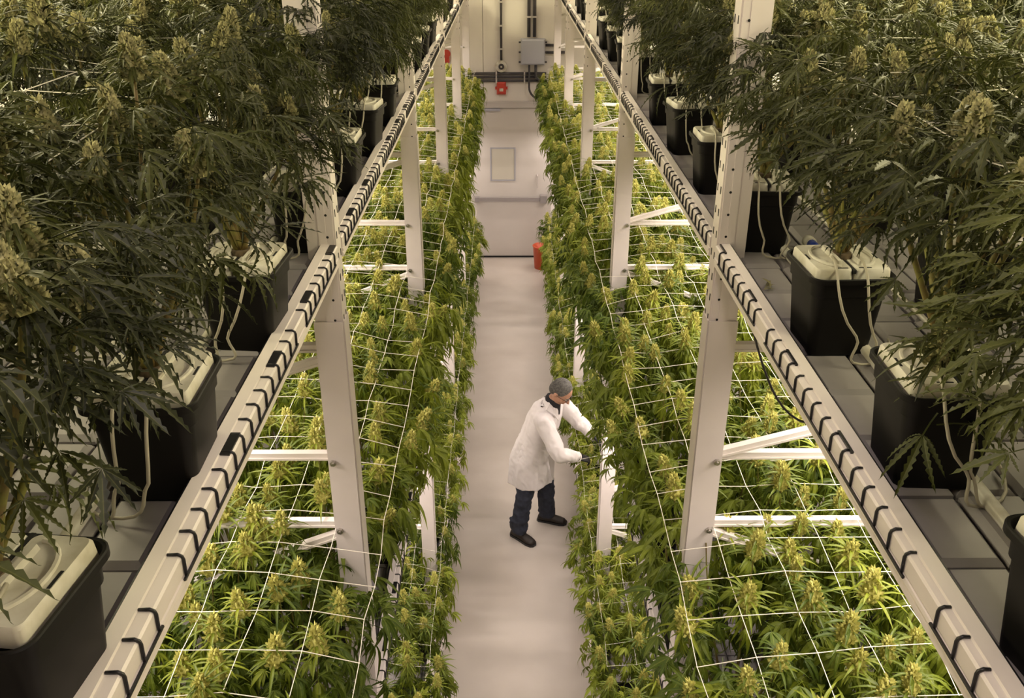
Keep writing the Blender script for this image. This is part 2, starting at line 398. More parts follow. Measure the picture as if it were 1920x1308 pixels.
    for dx in (.245, .48, .74):
        X = s * (x + dx)
        p = thing('supply_pipe', 'white water pipe lying along the top shelf, %s in from the edge, %s' % ({.245: 'first', .48: 'second', .74: 'third'}[dx], SIDE[s]), 'pipe', (X, -1, 4.462))
        obj('pipe', MB().tube([(0, 0, 0), (0, 15.4, 0)], .0145 if dx == .245 else .008, 8), M['whiteplastic'], p, True)
        y = 1.65
        while dx < .3 and y < 6:
            obj('coupling', MB().tube([(0, y + 1, 0), (0, y + 1.05, 0)], .019, 10).tube([(0, y + 1.02, 0), (0, y + 1.02, .03), (-s * .03, y + 1.02, .035)], .006, 6), M['conduit'], p)
            y += .68

# ------------------------------------------------------------------ leaves and buds
def leaflet(mb, L, w, droop, teeth, mtx, seg=5):
    vs = []; at = []; fs = []
    n = teeth if teeth else seg
    for i in range(n + 1):
        t = i / n
        z = -droop * t * t * L
        y = L * t * (1 - .25 * droop * t)
        ww = w * math.sin(PI * min(1, (t * .93 + .05)) ** .82) ** .9 if 0 < i < n else w * .06
        vs.append((0, y, z)); at.append(1.0)
        for sg in (-1, 1):
            vs.append((sg * ww * .5, y + (w * .25 if teeth else 0), z + ww * .16)); at.append(0.0)
        if teeth and i < n:
            t2 = t + .92 / n
            w2 = w * math.sin(PI * min(1, (t2 * .93 + .05)) ** .82) ** .9 * .52
            y2 = L * t2 * (1 - .25 * droop * t2); z2 = -droop * t2 * t2 * L
            for sg in (-1, 1): vs.append((sg * w2 * .5, y2, z2 + w2 * .16)); at.append(.1)
    st = 5 if teeth else 3
    for i in range(n):
        a = i * st; b = (i + 1) * st
        if teeth:
            fs += [(a, a+1, a+3, b), (a, b, a+4, a+2), (b, a+3, b+1), (b, b+2, a+4)]
        else:
            fs += [(a, a+1, b+1, b), (a, b, b+2, a+2)]
    mb.add([mtx @ Vector(v) for v in vs], fs, 0, at)
def leaf(L, nl, droop, teeth, seed, wr=.19, pet=.5):
    r = random.Random(seed); mb = MB(); k = nl // 2
    pl = L * pet
    base = Vector((0, pl, pl * .12))
    mb.tube([(0, 0, 0), (0, pl * .5, pl * .10), tuple(base)], L * .013, 3, 0, False)
    for i in range(-k, k + 1):
        a = i * (math.radians(150) / max(1, nl - 1)) * (1.12 if abs(i) == k else 1) + r.uniform(-.06, .06)
        l = L * (1 - .17 * abs(i) - (.12 if abs(i) == k else 0)) * r.uniform(.93, 1.05)
        m = Matrix.Translation(base) @ Matrix.Rotation(-a, 4, 'Z') @ Matrix.Rotation(r.uniform(-.25, .12) - .1 * abs(i), 4, 'X') @ Matrix.Rotation(r.uniform(-.3, .3), 4, 'Y')
        leaflet(mb, l, l * wr * r.uniform(.9, 1.1), droop * r.uniform(.6, 1.5), teeth, m)
    return mb
def bud(h, w, n, seed, spikes=10):
    r = random.Random(seed); mb = MB()
    core = []
    for i in range(6):
        t = i / 5; rad = w * (.42 * (1 - t) ** .6 + .04) * (.7 if i == 0 else 1)
        core.append([Vector((rad * math.cos(2*PI*j/7 + i), rad * math.sin(2*PI*j/7 + i), h * (t * .95 - .25))) for j in range(7)])
    mb.loft(core)
    for i in range(n):
        t = (i + .5) / n; a = i * 2.39996 + r.uniform(-.3, .3)
        rad = w * (.40 * (1 - t) ** .6 + .04); z = h * (t * .95 - .22)
        o = Vector((rad * math.cos(a), rad * math.sin(a), z)); d = Vector((math.cos(a), math.sin(a), .55 + t * 1.3)).normalized()
        sd = d.cross(Vector((0, 0, 1))).normalized(); up = sd.cross(d)
        k_ = (56 / n) ** .35; l = w * r.uniform(.20, .34) * k_; q = w * .085 * k_
        mb.add([o - sd*q, o + sd*q, o + up*q*1.4 + d*l*.3, o - up*q*1.2 + d*l*.3, o + d*l], [(0,3,4),(3,1,4),(1,2,4),(2,0,4)])
    return mb
def sugar(mb, h, w, n, seed, mi=1, ln=1):
    r = random.Random(seed)
    for i in range(n):
        t = r.random(); a = i * 2.4 + r.random(); rad = w * .33 * (1 - t) ** .5
        m = Matrix.Translation((rad * math.cos(a), rad * math.sin(a), h * (t * .8 - .25))) @ Matrix.Rotation(a - PI / 2, 4, 'Z') @ Matrix.Rotation(r.uniform(.1, .8), 4, 'X')
        b = MB(); leaflet(b, w * r.uniform(.5, .95) * ln, w * .12 * ln ** .5, .6, 0, Matrix(), 4); mb.merge(b, m, {0: mi})
# hi leaves (separate objects)
def leafset(matn, L, teeth, names, spec): return [leaf(L * a, nl, dr, teeth, sd, wr).mesh(names, [M[matn]]) for (a, nl, dr, sd, wr) in spec]
SPEC = [(1, 7, .35, 1, .17), (1.1, 7, .75, 2, .16), (.9, 7, .5, 3, .18), (1.05, 9, .9, 4, .15), (.8, 7, .2, 5, .19), (1, 7, 1.2, 6, .16)]
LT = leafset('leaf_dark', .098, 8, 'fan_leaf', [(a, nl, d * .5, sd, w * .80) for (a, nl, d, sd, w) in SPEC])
LM = leafset('leaf', .092, 0, 'fan_leaf', [(a, nl, d, sd, w * 1.12) for (a, nl, d, sd, w) in SPEC])
def budmesh(h, w, n, seed, bm, lm, sug):
    b = bud(h, w, n, seed); sugar(b, h, w, sug, seed); sugar(b, h * .8, w, sug, seed + 5, 1, 1.9); return b
BT_ = [budmesh(.088, .055, 190, 20 + i, 0, 0, 26) for i in range(3)]
BM_ = [budmesh(.100, .064, 70, 30 + i, 0, 0, 14) for i in range(3)]
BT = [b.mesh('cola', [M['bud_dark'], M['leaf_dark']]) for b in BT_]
BMe = [b.mesh('cola', [M['bud'], M['leaf']]) for b in BM_]
def whorl(r, n, z0, z1, L, dr=1.0):
    """placements of drooping leaves below a bud"""
    out = []
    for i in range(n):
        t = i / max(1, n - 1); a = i * 2.39996 + r.uniform(-.3, .3)
        out.append((Vector((0, 0, z0 + (z1 - z0) * t)), Euler((r.uniform(.12, .45) - t * dr - (.22 if dr > .9 else 0), 0, a)), (.55 + .5 * t) * L * r.uniform(.85, 1.15)))
    return out
def cola_merged(seed, buds, lm_spec, L, teeth, bm, lm, n=12):
    r = random.Random(seed); b = MB(); b.merge(buds[seed % 3], Matrix())
    lv = [leaf(L, 5 if bm == 'bud' else 7, d, teeth, 60 + k, .20 if bm == 'bud' else .14, .3) for k, d in enumerate((.4, .8, 1.2) if bm == 'bud' else (.2, .4, .7))]
    for (p, e, sc) in whorl(r, n, .01, -.16, 1.0, 1.0 if bm == 'bud' else .7):
        b.merge(r.choice(lv), Matrix.Translation(p) @ e.to_matrix().to_4x4() @ Matrix.Scale(sc, 4), {0: 1})
    return b.mesh('cola', [M[bm], M[lm]])
CM = [cola_merged(k, BM_, None, .092, 0, 'bud', 'leaf', 26) for k in range(6)]
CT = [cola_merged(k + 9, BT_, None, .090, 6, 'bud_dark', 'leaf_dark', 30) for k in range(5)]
def foliage(seed, rx, ry, z0, z1, n, L, matn, teeth=0):
    r = random.Random(seed); b = MB(); lv = [leaf(L, 7, d, teeth, 80 + k, .21 if matn == 'leaf' else .17) for k, d in enumerate((.4, .8, 1.1) if matn == 'leaf' else (.1, .3, .6))]
    for i in range(n):
        a = r.uniform(0, 2 * PI); q = math.sqrt(r.random())
        p = Vector((rx * q * math.cos(a), ry * q * math.sin(a), r.uniform(z0 if q < .65 or matn != 'leaf' else z0 * .45 + z1 * .55, z1) - .10 * q))
        e = Euler((r.uniform(-.9, .3) if matn == 'leaf' else r.uniform(-.6, .5), r.uniform(-.3, .3), a - PI / 2 + r.uniform(-.8, .8)))
        b.merge(r.choice(lv), Matrix.Translation(p) @ e.to_matrix().to_4x4() @ Matrix.Scale(r.uniform(.75, 1.25), 4))
    return b.mesh('foliage', [M[matn]])
FM = [foliage(k, .27, .37, .40, .93, 230, .10, 'leaf') for k in range(3)]
FL = [foliage(k + 5, .25, .37, .20, .76, 230, .09, 'leaf') for k in range(2)]
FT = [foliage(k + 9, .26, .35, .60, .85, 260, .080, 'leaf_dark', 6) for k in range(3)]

# ------------------------------------------------------------------ pots
def rsq(w, d, z, r, cx=0, cy=0, n=7):
    o = []
    for q, (sx, sy) in enumerate(((1, 1), (-1, 1), (-1, -1), (1, -1))):
        for i in range(n):
            a = q * PI / 2 + PI / 2 * i / (n - 1)
            o.append(Vector((cx + sx * (w / 2 - r) + r * math.cos(a), cy + sy * (d / 2 - r) + r * math.sin(a), z)))
    return o
PH = .225
def pot_mb():
    b = MB()
    b.loft([rsq(.155, .165, 0, .02), rsq(.16, .17, .006, .022), rsq(.187, .20, .170, .026), rsq(.196, .208, .172, .028), rsq(.200, .214, PH - .016, .03),
            rsq(.222, .236, PH - .014, .034), rsq(.222, .236, PH - .002, .034), rsq(.218, .232, PH, .034), rsq(.208, .222, PH - .001, .03), rsq(.198, .212, PH - .02, .03)], cap=True)
    return b
def lid_mb():
    b = MB(); z = PH - .012
    for sg in (-1, 1):                                   # two halves meeting along the middle seam
        b.loft([rsq(.094, .192, z, .01, sg * .0490), rsq(.092, .188, z + .026, .012, sg * .0490), rsq(.086, .182, z + .031, .014, sg * .0490)], cap=True)
    for sg in (-1, 1):                                   # raised D-shaped dish rims and bar handles
        arc = [(sg * (.028 + .048 * math.sin(PI * i / 14)), .075 * math.cos(PI * i / 14), z + .033) for i in range(15)]
        b.tube(arc, .0045, 6)
        b.loft([rsq(.012, .125, z + .030, .004, sg * .026), rsq(.009, .118, z + .042, .004, sg * .026)], cap=True)
    return b
def lid_slots():
    b = MB(); z = PH + .0195
    for (x, y, w, d) in ((.088, .0, .005, .036), (-.088, 0, .005, .036), (-.030, -.084, .032, .005), (.030, -.084, .032, .005)):
        b.box(x - w/2, x + w/2, y - d/2, y + d/2, z - .004, z)
    b.box(-.0035, .0035, -.096, .096, z - .012, z - .002)
    return b
pot_me = sharp(pot_mb().mesh('pot', [M['black']])); lid_me = sharp(lid_mb().mesh('lid', [M['whiteplastic']])); sl_me = lid_slots().mesh('slot', [M['dark']])
def plug_mb():
    b = MB(); b.loft([rsq(.055, .055, PH - .01, .02), rsq(.045, .045, PH + .032, .018)]); return b
plug_me = plug_mb().mesh('plug', [mat('growing_medium', (.14, .10, .06), .95, col2=(.05, .035, .02), scale=50)])

def bez(p0, p1, p2, p3, n=10):
    return [tuple((1-t)**3 * Vector(p0) + 3*(1-t)**2*t * Vector(p1) + 3*(1-t)*t*t * Vector(p2) + t**3 * Vector(p3)) for t in [i / n for i in range(n + 1)]]
def stems_mb(tips, z0, r0, r):
    b = MB(); nodes = []
    for t in tips:
        t = Vector(t); m1 = Vector((t.x * .25, t.y * .25, z0 + (t.z - z0) * .30)); m2 = Vector((t.x * .85, t.y * .85, z0 + (t.z - z0) * .62))
        ps = bez((r.uniform(-.008, .008), r.uniform(-.008, .008), z0), m1, m2, t, 9)
        b.tube(ps, [r0 * (1 - .62 * i / 9) * (1.12 if i % 2 else 1) for i in range(10)], 6, 0)
        nodes.append(ps)
    return b, nodes
ORD = ['first', 'second', 'third', 'fourth', 'fifth', 'sixth', 'seventh', 'eighth', 'ninth', 'tenth', 'eleventh', 'twelfth', 'thirteenth', 'fourteenth',
       'fifteenth', 'sixteenth', 'seventeenth', 'eighteenth', 'nineteenth', 'twentieth']
def hoses(p, s, r, near):
    for k in (0, 1):
        x0 = s * (-.035 if k == 0 else .030)
        a = bez((x0, -.03, PH + .03), (x0 + r.uniform(-.01, .01), -.13, PH + .04), (x0 - s * r.uniform(.0, .04), -.16, PH * .75), (x0 + s * r.uniform(-.01, .05), -.15, PH * .38), 7)
        b_ = bez(a[-1], (a[-1][0] + s * .03, -.15, .05), (x0 + s * r.uniform(-.05, .02), -.17, .006), (s * .08, -.15, .008), 7)
        c = bez(b_[-1], (s * .12, -.13, .01), (s * .14, -.10, .01), (s * .155, -.02, .016), 4)
        obj('irrigation_hose', MB().tube(a + b_[1:] + c[1:], .0036, 6 if near else 4), M['tube'], p, True)
def top_plant(s, X, Y, lab, detail, row, seed, grp=None, rz=0):
    r = random.Random(seed * 31 + (5 if s > 0 else 0))
    p = thing('potted_plant', lab, 'potted plant', (s * X, Y, 4.447), grp)
    link('pot', pot_me, p, rot=(0, 0, rz))
    if row < 3: l = link('lid', lid_me, p, rot=(0, 0, rz)); 
    if row < 3: link('slot', sl_me, l); link('plug', plug_me, p)
    if row == 1 and Y < 9: hoses(p, s, r, Y < 5)
    n = 12 if detail == 2 else 9 
    tips = []
    for i in range(n):
        a = i * 2.39996 + r.random(); q = math.sqrt((i + .5) / n)
        x = .26 * q * math.cos(a); y = .34 * q * math.sin(a)
        if row == 1: x = x * .85 + s * .03
        tips.append((x, y, r.uniform(.70, .84) - .10 * q - (.06 if row == 1 and x * s < 0 else 0) + (.05 if row > 2 else 0)))
    if row == 1 and seed == 1 and s > 0: tips[3] = (-.084, -.15, .33)
    sb, nodes = stems_mb(tips, PH + .02, .008, r)
    if row < 3: obj('stem', sb, M['stem'], p, True)
    for i, t in enumerate(tips):
        tilt = (r.uniform(-.2, .2), r.uniform(-.2, .2), r.uniform(0, 6))
        sc = r.uniform(.85, 1.25)
        if detail == 2:
            c = link('cola', r.choice(BT), p, t, tilt, sc)
            for (q, e, ls) in whorl(r, 7, .01, -.13, 1.05, .6):
                link('fan_leaf', r.choice(LT), c, q, e, ls)
            ps = nodes[i]
            for k in ((3, 4, 5, 8) if s < 0 and seed < 2 else (5, 8)) if t[2] > .5 else ():
                if ps[k][2] < (.54 if s > 0 else .38): continue
                a = r.uniform(0, 2 * PI)
                link('fan_leaf', r.choice(LT), p, ps[k], (r.uniform(-.55, .35), r.uniform(-.4, .4), a), r.uniform(.9, 1.3))
        else: link('cola', r.choice(CT), p, t, tilt, sc * 1.05)
    f = stuff(link('foliage', r.choice(FT), p, (0, 0, 0), (0, 0, r.choice((0, PI)) + r.uniform(-.2, .2)), r.uniform(.92, 1.04)))
    return p
rowY = {-1: [.97, 1.57, 2.24, 2.99, 3.66, 4.32, 4.98, 5.95, 6.62, 7.28, 7.94, 8.85, 9.5, 10.15, 10.8, 11.7, 12.35, 13.0, 13.6],
        1: [1.02, 1.60, 2.21, 2.99, 3.68, 4.34, 5.0, 5.95, 6.62, 7.28, 7.94, 8.85, 9.5, 10.15, 10.8, 11.7, 12.35, 13.0, 13.6]}
for s in (-1, 1):
    for i, y in enumerate(rowY[s]):
        top_plant(s, .695 if s < 0 else .862, y, '%s potted plant from the camera, edge row of top shelf, %s' % (ORD[i], SIDE[s]), 2 if y < 3.9 else 1, 1, i,
                  rz=(-.10, .03, -.04, .06, 0)[i % 5] * -s)
    for i, y in enumerate([.75, 1.42, 2.42, 3.2, 3.95, 4.65, 5.4, 6.1, 6.9, 7.6]):
        top_plant(s, 1.29 if s > 0 else 1.15, y, '%s plant from the camera, second row back on top shelf, %s' % (ORD[i], SIDE[s]), 2 if 1 < y < 3 else 1, 2, i + 30)
    for row, X in ((3, 1.72), (4, 2.2)):
        for i, y in enumerate([1.1, 1.85, 2.6, 3.35, 4.1, 4.85]):
            top_plant(s, X, y, '%s plant from the camera, %s row back on top shelf, %s' % (ORD[i], ORD[row - 1], SIDE[s]), 1, row, i + 60 + 10 * row)

# ------------------------------------------------------------------ middle and low tiers
def lower_plant(s, X, Y, tz, H, lab, near, rx, seed, fol, nco=10, outer=True, lowz=0):
    r = random.Random(seed * 17 + (3 if s > 0 else 0))
    p = thing('cannabis_plant', lab, 'plant', (s * X, Y, tz))
    link('pot', pot_me, p)
    tips = []
    for i in range(nco):
        gx, gy = ((i % 3) - 1) * .67, ((i // 3) - 1.5) * .6 if nco > 9 else ((i // 3) - 1) * .72
        if i == 9: gx = r.choice((-.33, .33)); gy = .9
        x = (gx + r.uniform(-.26, .26)) * rx; y = (gy + r.uniform(-.22, .22)) * .34
        d = max(0, (-x * s) / rx) if outer else 0
        tips.append((x, y, H + r.uniform(-.06, .05) - .20 * d * d - (.08 * r.random() if i % 4 == 0 else 0)))
    if near:
        sb, nodes = stems_mb(tips, .2, .006, r); obj('stem', sb, M['stem'], p)
    for i, t in enumerate(tips):
        if abs(Y + t[1] - min(POSTS, key=lambda q: abs(q - Y - t[1]))) < .13 and (s * X + t[0]) * s < XI[s] + .16 and (s * X + t[0]) * s > XI[s] - .12: continue
        out = -s * .5 * max(0, (-t[0] * s) / rx - .2) if outer else 0
        tilt = (r.uniform(-.18, .18), out + r.uniform(-.15, .15), 0); sc = r.uniform(.85, 1.2)
        if near:
            c = link('cola', r.choice(BMe), p, t, tilt, sc)
            for (q, e, ls) in whorl(r, 8, -.005, -.14, 1.08): link('fan_leaf', r.choice(LM), c, q, e, ls)
        else: link('cola', r.choice(CM), p, t, (tilt[0], tilt[1], r.uniform(0, 6)), sc)
    stuff(link('foliage', fol[seed % len(fol)], p, (0, 0, 0), (0, 0, r.choice((0, PI))), (rx / .27, 1.08, H / .95 * (1.22 if lowz else 1))))
midY = [1.85 + .70 * i for i in range(18)]
for s in (-1, 1):
    for row, X in ((1, .765 if s > 0 else .69), (2, 1.28 if s > 0 else 1.17), (3, 1.78 if s > 0 else 1.66)):
        for i, y in enumerate(midY):
            if row == 3 and y > 6: continue
            X_ = X + (.10 if row == 1 and y < 3.4 else .04 if row == 1 and y < 6 and s > 0 else 0)
            lower_plant(s, X_, y, 2.345, 1.0, '%s plant from the camera, %s of middle shelf, %s' % (ORD[i], {1: 'aisle row', 2: 'inner row', 3: 'third row in'}[row], SIDE[s]),
                        y < 4.2 and row < 3, .30, i + row * 40, FM, 10, row == 1)
    for i, y in enumerate([3.95 + .70 * i for i in range(15)]):
        hand = s > 0 and 6.4 < y < 7.6
        lower_plant(s, .92 if hand else .80 if s > 0 else .70, y, .325, .60 if hand else .80, '%s plant from the camera, low shelf just above the floor, %s' % (ORD[i], SIDE[s]), False, .27, i + 150, FL, 10, True, 1)

dl = MB()
for i in range(5):
    leaflet(dl, .05 + .01 * i, .009, .3, 0, Matrix.Translation((.008 * i, .01 * (i % 3), .006 + .002 * i)) @ Matrix.Rotation(-1.2 + .35 * i, 4, 'Z') @ Matrix.Rotation(.25, 4, 'X'), 4)
tag(obj('dried_leaf', dl, mat('dry_leaf', (.22, .20, .10), .8), loc=(.775, 2.56, 4.448)), 'shrivelled dry leaf lying on the grey top shelf panels between two pots', 'leaf')
vt = thing('water_valve', 'small blue and white water valve on the shelf pipe behind the pots', 'valve', (1.02, 2.86, 4.475))
obj('collar', MB().tube([(0, -.03, .012), (0, .03, .012)], .016, 10), M['blue'], vt, True)
obj('fitting', MB().tube([(0, .03, .012), (0, .07, .012)], .020, 10), M['whiteplastic'], vt, True)
tag(obj('loose_cable', MB().tube(bez((.715, 2.45, 4.41), (.76, 2.36, 4.25), (.80, 2.3, 4.10), (.95, 2.3, 4.14), 12), .0035, 6), M['conduit'], smooth=True), 'thin dark loose cable drooping below the shelf beam near the white braces', 'cable')

# ------------------------------------------------------------------ trellis nets
def net(s, x0, x1, y0, y1, z, pitch, lab, sag, rad, seed, drop=.0):
    r = random.Random(seed); nx = round((x1 - x0) / pitch); ny = round((y1 - y0) / pitch); P = {}
    for i in range(nx + 1):
        for j in range(ny + 1):
            e = drop * max(0, 1 - i / 1.6)
            P[i, j] = Vector((s * (x0 + i * pitch + r.uniform(-.008, .008)), y0 + j * pitch + r.uniform(-.01, .01), z - e + sag * noise.noise(Vector((i * .6, j * .5, seed))) + r.uniform(-.01, .01)))
    t = thing('trellis_net', lab, 'net', (s * x0, y0, z)); o = Vector(t.location)
    a = MB(); kn = MB()
    for j in range(ny + 1): a.tube([P[i, j] - o for i in range(nx + 1)], rad, 4)
    for i in range(nx + 1): a.tube([P[i, j] - o for j in range(ny + 1)], rad, 4)
    for (i, j), p in P.items():
        if p.y < 6: kn.ell(p - o, (rad * 2.3, rad * 2.3, rad * 1.6), 6, 4)
    stuff(obj('string', a, M['string'], t)); stuff(obj('knot', kn, M['string'], t))
for s in (-1, 1):
    w = SIDE[s]
    net(s, XI[s] + (.09 if s > 0 else .18), XI[s] + 1.4, .9, 5.2, 5.14, .26, 'white string trellis net over the top shelf canopy, ' + w, .07, .0011, 3)
    net(s, XI[s] - .08, XI[s] + .95, 2.0, 14.2, 3.37, .185, 'white string trellis net over the middle shelf canopy, ' + w, .03, .0015, 5 + s, .05)
    net(s, XI[s] - .05, XI[s] + .33, 4.4, 14.2, 1.14, .19, 'white string trellis net over the low shelf canopy, ' + w, .04, .0010, 9, .06)

# ------------------------------------------------------------------ technician
def organic(name, mb, m, vox, parent, smooth=6, fold=0, fv=(9, 9, 3)):
    me = mb.mesh(name, [m]); o = bpy.data.objects.new(name, me); COL.objects.link(o)
    md = o.modifiers.new('r', 'REMESH'); md.mode = 'VOXEL'; md.voxel_size = vox
    if smooth: sm = o.modifiers.new('s', 'SMOOTH'); sm.factor = .5; sm.iterations = smooth
    dg = bpy.context.evaluated_depsgraph_get(); nm = bpy.data.meshes.new_from_object(o.evaluated_get(dg))
    o.modifiers.clear(); o.data = nm; nm.name = name
    if fold:
        nn = [v.normal.copy() for v in nm.vertices]
        for v, q in zip(nm.vertices, nn):
            c = v.co; w = noise.noise(Vector((c.x * fv[0], c.y * fv[1], c.z * fv[2]))) ; w2 = noise.noise(Vector((c.x * 21 + c.z * 9, c.y * 21, c.z * 12 + 7)))
            v.co = c + q * fold * ((1 - abs(w) * 3.2) + .45 * (1 - abs(w2) * 3))
    nm.polygons.foreach_set('use_smooth', [True] * len(nm.polygons))
    if not nm.materials: nm.materials.append(m)
    if parent: o.parent = parent
    return o
def limb(mb, pts, rs, n=14):
    """smooth tapered limb through joints"""
    P = [Vector(p) for p in pts]; out = []; rr = []
    for i in range(len(P) - 1):
        a, b = P[i], P[i + 1]; pa = P[i - 1] if i else a * 2 - b; pb = P[i + 2] if i + 2 < len(P) else b * 2 - a
        for k in range(6):
            t = k / 6
            out.append(.5 * ((2*a) + (b - pa)*t + (2*pa - 5*a + 4*b - pb)*t*t + (-pa + 3*a - 3*b + pb)*t**3)); rr.append(rs[i] + (rs[i+1] - rs[i]) * t)
    out.append(P[-1]); rr.append(rs[-1])
    mb.tube(out, rr, n); return mb
def ering(c, ax, ay, rz, tiltv=(0, 0, 1), n=20, fold=0, ph=0):
    """ellipse ring: ax along direction rz, ay across, normal to tiltv"""
    up = Vector(tiltv).normalized(); f = Vector((math.cos(rz), math.sin(rz), 0)); f = (f - up * f.dot(up)).normalized(); q = up.cross(f)
    c = Vector(c); o = []
    for j in range(n):
        a = 2 * PI * j / n; k = 1 + fold * math.sin(a * 5 + ph) + fold * .6 * math.sin(a * 8 + 1.3 * ph)
        o.append(c + f * ax * k * math.cos(a) + q * ay * k * math.sin(a))
    return o
T = thing('person', 'person in a white lab coat bending over the low shelf plants in the aisle', 'person', (.28, 7.25, 0))
T['label'] = 'person in white lab coat, jeans and black gloves bending over low shelf plants'
TO = Vector((.28, 7.25, 0))
def L_(p): return Vector(p) - TO
FR = math.radians(-22)                       # facing direction of the trunk
hip = Vector((.215, 7.26, .93)); neck = Vector((.385, 7.20, 1.455)); head = Vector((.47, 7.155, 1.60))
fwd = Vector((math.cos(FR), math.sin(FR), 0)); lft = Vector((-fwd.y, fwd.x, 0))
def tp(t, f=0, l=0, z=0): return L_(hip.lerp(neck, t) + fwd * f + lft * l + Vector((0, 0, z)))
shR = neck - lft * .175 + Vector((.0, 0, -.075)) - fwd * .01     # near camera
shL = neck + lft * .175 + Vector((.0, 0, -.06)) + fwd * .04
elR = Vector((.46, 6.93, 1.075)); wrR = Vector((.635, 7.03, .985))
elL = Vector((.66, 7.32, 1.19)); wrL = Vector((.80, 7.17, 1.115))
hipR = hip - lft * .10; hipL = hip + lft * .10
knR = Vector((.155, 7.13, .50)); anR = Vector((.095, 7.135, .10))
knL = Vector((.36, 7.34, .50)); anL = Vector((.375, 7.40, .10))
body = MB()
body.loft([ering(tp(-.1), .10, .15, FR), ering(tp(.1), .12, .17, FR), ering(tp(.4), .10, .145, FR), ering(tp(.75), .10, .15, FR), ering(tp(.90), .07, .125, FR), ering(tp(1.02), .05, .07, FR)])
for a_, b_, c_ in ((shR, elR, wrR), (shL, elL, wrL)): limb(body, [L_(a_ + lft * (.05 if a_ is shR else -.05) - Vector((0, 0, .02))), L_(a_.lerp(b_, .4)), L_(b_), L_(c_)], [.045, .045, .040, .027])
limb(body, [L_(hipR + Vector((0, 0, .02))), L_(knR), L_(anR)], [.088, .056, .04]); limb(body, [L_(hipL + Vector((0, 0, .02))), L_(knL), L_(anL)], [.088, .056, .04])
nk = (head - neck).normalized()
limb(body, [L_(neck - nk * .06), L_(neck + nk * .08)], [.066, .056])
# head looking down towards the hands
hd = (Vector((.72, 7.08, 1.02)) - head).normalized(); hf = (Vector((fwd.x, fwd.y, 0)) * .72 + Vector((0, -.12, -.62))).normalized()
hr = hf.cross(Vector((0, 0, 1))).normalized(); hu = hr.cross(hf).normalized()
HM = Matrix(((hr.x, hf.x, hu.x), (hr.y, hf.y, hu.y), (hr.z, hf.z, hu.z)))
hc = L_(head)
def hp(x, y, z): return hc + HM @ Vector((x, y, z))
body.ell(hp(0, 0, .025), (.077, .098, .098), 18, 12, mtx=HM)
body.ell(hp(0, .030, -.045), (.058, .068, .070), 14, 10, mtx=HM)
body.ell(hp(0, .062, -.092), (.028, .024, .022), 10, 8, mtx=HM)           # chin
body.tube([hp(0, .095, .015), hp(0, .122, -.028), hp(0, .098, -.040)], [.011, .017, .010], 8)   # nose
for sg in (-1, 1):
    body.ell(hp(sg * .079, -.008, -.008), (.010, .020, .032), 10, 8, mtx=HM)   # ears
    body.ell(hp(sg * .031, .088, .028), (.024, .012, .008), 10, 6, mtx=HM)     # brows
    body.ell(hp(sg * .045, .060, -.028), (.022, .026, .024), 10, 8, mtx=HM)    # cheeks
body.tube([hp(-.022, .093, -.063), hp(0, .100, -.062), hp(.022, .093, -.063)], [.005, .007, .005], 6)  # lips
B = organic('body', body, M['skin'], .0085, T, 3)
eye = MB()
for sg in (-1, 1): eye.ell(hp(sg * .031, .087, .006), (.012, .009, .010), 10, 8, mtx=HM)
obj('eyes', eye, [mat('eye_white', (.7, .66, .6), .3)], B, True)
br = MB()
for sg in (-1, 1): br.tube([hp(sg * .014, .099, .030), hp(sg * .03, .101, .034), hp(sg * .048, .090, .029)], .0045, 5)
obj('eyebrows', br, M['hair'], B)
gl = MB()
for sg in (-1, 1):
    gl.tube([hp(sg * (.031 + .02 * math.cos(a)), .106 - .006 * abs(math.cos(a)), .006 + .015 * math.sin(a)) for a in [2 * PI * i / 12 for i in range(13)]], .002, 5)
    gl.tube([hp(sg * .051, .100, .008), hp(sg * .082, .03, .006), hp(sg * .084, -.01, .0)], .002, 5)
gl.tube([hp(-.011, .108, .008), hp(.011, .108, .008)], .002, 5)
obj('eyeglasses', gl, M['blackgloss'], B)
hair = MB(); hair.ell(hp(0, -.014, .040), (.086, .098, .096), 20, 14, mtx=HM); hair.ell(hp(0, -.055, .0), (.076, .060, .075), 16, 12, mtx=HM)
for i in range(0):
    a = R.uniform(0, 6.28); u = R.uniform(.1, 1); v = Vector((.086 * math.sqrt(1-u*u) * math.cos(a), .098 * math.sqrt(1-u*u) * math.sin(a), .096 * u))
    hair.ell(hp(v.x, v.y - .014, v.z + .04), (.012, .014, .010), 6, 4)
for i, v in enumerate(hair.v):     # hairline: pull the fringe back from the face
    q = HM.transposed() @ (Vector(v) - hc)
    if q.y > .070 and q.z < .075: q.y = .070 - (q.y - .070) * .5; hair.v[i] = tuple(hc + HM @ q)
organic('hair', hair, M['hair'], .006, B, 2)
# trousers
tr = MB()
tr.loft([ering(tp(-.16), .11, .15, FR), ering(tp(0), .12, .16, FR), ering(tp(.2), .11, .15, FR)])
limb(tr, [L_(hipR), L_(knR), L_(knR.lerp(anR, .5)), L_(anR + Vector((.01, -.01, -.015)))], [.085, .082, .076, .078])
limb(tr, [L_(hipL), L_(knL), L_(knL.lerp(anL, .5)), L_(anL + Vector((.01, 0, -.015)))], [.085, .082, .076, .078])
for (a_, d_) in ((anR, (-.7, -.7, 0)), (anL, (.9, -.3, 0)), (knR, (-.8, .3, 0)), (knL, (-.9, .2, 0))):
    for k in range(4):
        c = Vector(a_) + Vector((0, 0, .02 + .035 * k)); ringpts = [L_(c + Vector((.070 * math.cos(t + k), .070 * math.sin(t + k), .012 * math.sin(2*t + k)))) for t in [2*PI*i/10 for i in range(6)]]
        tr.tube(ringpts, .014, 6)
organic('trousers', tr, M['jeans'], .011, B, 3, .007, (9, 9, 14))
